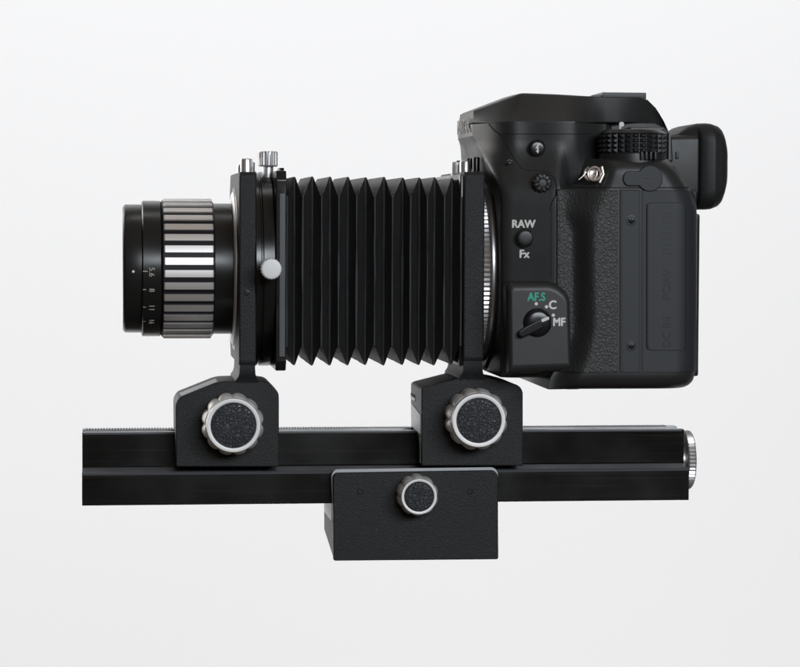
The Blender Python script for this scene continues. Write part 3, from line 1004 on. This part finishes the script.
# --- raw button, flash button, small release knob
def button(px, py, r, name, mat_='button', h=1.0):
    Y = sideY(px + 6, py)
    x, z = XZ(px, py, Y)
    revolve('button_well', [(.6, r * 1.12), (-.05, r * 1.12), (-.1, r * 1.03), (.25, r * 1.0), (.3, r * .9)], 'Y', (x, Y, z), 'seam', mbox, 40)
    return revolve(name, [(.5, r * .97), (-h * .6, r * .97), (-h * .85, r * .9), (-h * .98, r * .72), (-h * 1.04, r * .4), (-h * 1.05, .05)], 'Y', (x, Y, z), mat_, camr, 40, angle=60), x, Y, z
button(525, 238, 2.85, 'raw_button', 'dial', 1.1)
fb, x, Y, z = button(537, 148.6, 2.75, 'flash_button', 'button', 1.0)
bm = bmesh.new()
bolt = [(.1, 1.5), (-.75, .0), (-.1, .1), (-.25, -.75), (-.65, -.7), (.15, -1.6), (.55, -.5), (.2, -.6), (.45, .45), (-.05, .38), (.75, 1.4)]
add_poly_prism(bm, [(x + a, z + b) for a, b in bolt], Y - 1.1, Y - .7)
finish('flash_symbol', bm, 'white', fb)
Y = sideY(549, 183); x, z = XZ(542, 183, Y)
rk2 = revolve('release_knob', [(.4, 3.4), (-.3, 3.4), (-.8, 3.2), (-1.3, 2.75), (-1.5, 1.9), (-1.3, 1.5), (-1.55, 1.2), (-1.6, .1)], 'Y', (x, Y, z), 'dial', camr, 72,
              lambda k, i, th, r: r - (.38 if (i % 6 in (0, 1) and k in (1, 2, 3)) else 0), 25)
bm = bmesh.new()
for i in range(8):
    a = 2 * PI * i / 8 + .2
    ca, sa = math.cos(a), math.sin(a)
    pts = [(x + ca * u - sa * v, z + sa * u + ca * v) for u, v in ((1.5, -.12), (2.5, -.12), (2.5, .12), (1.5, .12))]
    add_poly_prism(bm, pts, Y - 1.62, Y - 1.2)
finish('knob_ribs', bm, 'anodlight', rk2, smooth=False)
screw(509.5, 163.5, sideY(509.5, 163.5) - .02, 1.1, mbox)
for s, px, py, h in (('RAW', 523.8, 223.8, 2.5), ('Fx', 524.6, 253.8, 2.5)):
    Yt = sideY(px, py) - .04
    c3 = P(px, py, Yt)
    text_mesh('lettering', s, h, c3, (1, 0, 0), (0, 0, 1), 'white', mbox, .05, 0, wide=.90, bold2=.048, wrap=lambda p, z: Vector((p.x, sideY(*proj(p)) - .05 - z, p.z)))

# --- mode dial
DY = -39.5
DR = 35.6 * pxmm(-50)
dx, _ = XZ(631.5, 140, -50)
dx = XZ(632.5, 140, DY)[0]
zz0, zz1, zz2 = XZ(632, 160, -50)[1], XZ(632, 152.5, -50)[1], XZ(632, 133, -50)[1]
zz3 = XZ(632, 128.6, -50)[1]
dial = revolve('mode_dial', [(zz0 - 2, DR * .98), (zz0 + .2, DR * .98), (zz1 - .3, DR * .96), (zz1, DR * .92), (zz2, DR * .92), (zz2 + .1, DR * .97), (zz3 - .3, DR * .86), (zz3, DR * .80), (zz3 + .05, DR * .70), (zz3 - .3, DR * .66), (zz3 - .3, .5)], 'Z', (dx, DY, 0), 'dial', camr, 84)
bm = bmesh.new()
ROW, COLS = 4, 28
for r_ in range(ROW):
    za = zz1 + (zz2 - zz1) * r_ / ROW; zb_ = zz1 + (zz2 - zz1) * (r_ + 1) / ROW
    for k in range(COLS):
        a, b = 2 * PI * k / COLS, 2 * PI * (k + 1) / COLS
        g = (b - a) * .05; gz = (zb_ - za) * .05
        rr = DR * .925
        def cp(an, zz_, R): return bm.verts.new((dx + R * math.cos(an), DY + R * math.sin(an), zz_))
        base = [cp(a + g, za + gz, rr), cp(b - g, za + gz, rr), cp(b - g, zb_ - gz, rr), cp(a + g, zb_ - gz, rr)]
        ia, iz = (b - a) * .40, (zb_ - za) * .40
        tp = [cp(a + ia, za + iz, DR * 1.0), cp(b - ia, za + iz, DR), cp(b - ia, zb_ - iz, DR), cp(a + ia, zb_ - iz, DR)]
        for q in range(4):
            bm.faces.new((base[q], base[(q + 1) % 4], tp[(q + 1) % 4], tp[q]))
        bm.faces.new(tp)
kn = finish('knurling', bm, 'dial', dial, smooth=False)
# white index mark standing behind the dial
pz = P(621.5, 124.3, -45)
bm = bmesh.new()
add_revolve(bm, [(-.3, .82), (-.1, .88), (.3, .88), (.4, .6)], 'Y', (pz.x, -45, pz.z), 20)
add_box(bm, pz.x - .75, pz.x - .2, -45.25, -44.7, pz.z - 1.9, pz.z - .2)
finish('index_mark', bm, 'white', dial)
bx0, bx1 = XZ(620, 128, -28)[0], XZ(645, 128, -28)[0]
box('dial_plate', bx0 + 1, bx1 + 4, -40, -29, zz3 - .4, zz3 + .9, 'dial', dial, .4)
lv = []
for k, px in enumerate((641.5, 646, 650.5, 655)):
    xk = XZ(px, 155, -51)[0]
    box('lever_rib', xk - .42, xk + .42, -52.0, -46, zz0 + .1, zz1 + .3, 'dial', dial, .25)
# viewfinder hump side behind the dial, dioptre area
hmp = [(598, 162), (598, 122), (655, 122), (666, 128), (672, 136), (673.5, 162)]
prism_px('finder_side', hmp, -25, 25, 'bodyplastic', camr, .8)
for pxh in (669.5,):
    xk = XZ(pxh, 140, -27)[0]
    box('finder_trim', xk - .3, xk + .5, -27, -24, XZ(669, 160, -27)[1], XZ(669, 133, -27)[1], 'anodlight', camr, .15)

# --- eyecup: neck and rubber rim, sections stacked along X
def rrect(X, hw, z0, z1, r, n=6):
    out = []
    for cx_, cz_, a0 in ((hw - r, z1 - r, 0), (-hw + r, z1 - r, PI / 2), (-hw + r, z0 + r, PI), (hw - r, z0 + r, 1.5 * PI)):
        for k in range(n + 1):
            a = a0 + PI / 2 * k / n
            out.append((X, cx_ + r * math.cos(a), cz_ + r * math.sin(a)))
    return out
EY = -19
def ez(py): return XZ(700, py, EY)[1]
def ex(px): return XZ(px + 1.8, 165, EY)[0]
bm = bmesh.new()
add_loft(bm, [rrect(ex(px), hw, ez(b), ez(t), 2.0) for px, hw, t, b in ((664, 18.5, 136, 197), (690, 18.5, 135, 197), (702, 18.0, 135, 197))])
nk = finish('eyepiece', bm, 'bodyplastic', camr, 40)
bm = bmesh.new()
rows = [(679, 15.5, 134, 203, 2.5), (683, 16.2, 130.5, 206.0, 4), (690, 17.2, 125.6, 208.4, 5), (697, 18.2, 123.2, 209.4, 6), (698, 19.6, 123.0, 209.5, 6), (700, 20.3, 122.8, 209.6, 6.5), (706, 20.9, 122.6, 209.6, 6.5), (711, 21.3, 123.0, 209.2, 7), (712, 21.3, 123.2, 209, 7), (713, 21.1, 123.5, 208.7, 7),
        (719, 20.0, 125.2, 206.6, 7), (723, 19.2, 128.5, 203.0, 7), (725.5, 18.2, 133, 198, 7), (727.3, 17.0, 139, 192, 6), (727.3, 15, 145, 187, 5), (722, 14, 148, 184, 4)]
add_loft(bm, [rrect(ex(px), hw, ez(b), ez(t), r) for px, hw, t, b, r in rows])
finish('eyecup', bm, 'rubber', camr, 40)
bx = XZ(677, 155, -18.8)
box('eyepiece_catch', bx[0] - .4, bx[0] + .6, -19.2, -18, bx[1] - 1.2, bx[1] + 1.2, 'dial', nk, .2)

# --- rear screen panel edge, base foot, hand grip on the far side
xr_ = XZ(697, 300, -46)[0]
zs1, zs0 = XZ(697, 214, -42)[1], XZ(697, 376, -42)[1]
box('rear_screen', xr_ - 2, xr_ + 1.5, -43, 42, zs0, zs1, 'gloss', camr, .6, 3)
prism_px('base_foot', [(541, 376), (545, 381.5), (552, 386), (566, 389.5), (580, 389.5), (580, 372), (541, 372)], -33, 20, 'bodyplastic', camr, .8, .8)
bm = bmesh.new()
gx = XZ(520, 300, -30)[0]
gl = []
for z, k in ((zs0 - 3, .7), (zs0 + 2, .95), (-10, 1), (12, .95), (22, .8), (25, .5)):
    gl.append([(gx + 26, 46, z), (gx + 8 - 4 * k, 48, z), (gx - 6 * k, 55, z), (gx - 9 * k, 63, z), (gx - 6 * k, 71, z), (gx + 4, 75, z), (gx + 26, 76, z)])
add_loft(bm, gl)
finish('hand_grip', bm, 'leather', camr, 60)

# --- strap lug with its split ring
lx, lz = XZ(592, 174, -46)
lug = revolve('strap_lug', [(3, 1.6), (-1.5, 1.5), (-2.2, 1.9), (-2.6, 1.6), (-2.7, .1)], 'Y', (lx, -44, lz), 'lug', camr, 24)
def ring_pts(c, R, nrm, up, a0=0, a1=2 * PI, n=40):
    nrm = Vector(nrm).normalized(); u = Vector(up); u = (u - nrm * u.dot(nrm)).normalized(); v = nrm.cross(u)
    return [Vector(c) + (u * math.cos(a0 + (a1 - a0) * k / n) + v * math.sin(a0 + (a1 - a0) * k / n)) * R for k in range(n + 1)]
bm = bmesh.new()
add_tube(bm, ring_pts((lx + .2, -49.2, lz), 2.15, (-.35, -1, .15), (0, 0, 1)), .48, 8)
finish('split_ring', bm, 'lug', lug, 60)
bm = bmesh.new()
add_tube(bm, ring_pts((lx - .9, -48.3, lz + .1), 2.15, (-.55, -1, .2), (0, 0, 1), .3, 5.2), .42, 8)
finish('split_ring', bm, 'lug', lug, 60)
bm = bmesh.new()
q0 = Vector((lx + 2.4, -50.2, lz + 2.3)); q1 = Vector((lx + 2.9, -50.6, lz - .2)); q2 = Vector((lx + 1.6, -50.6, lz - 2.9))
add_tube(bm, [q0, q1, q2], .62, 8)
finish('ring_bar', bm, 'lug', lug, 60)
bm = bmesh.new()
t0 = Vector((lx - 2.4, -48.5, lz + .6)); t1 = Vector((lx - 3.6, -48.6, lz - .9)); t2 = Vector((lx - 4.9, -48.4, lz - 2.0))
add_tube(bm, [t0, t1, t2], .25, 6)
finish('ring_tail', bm, 'lug', lug, 60)

for o in bpy.data.objects:
    if '_o' in o: del o['_o']
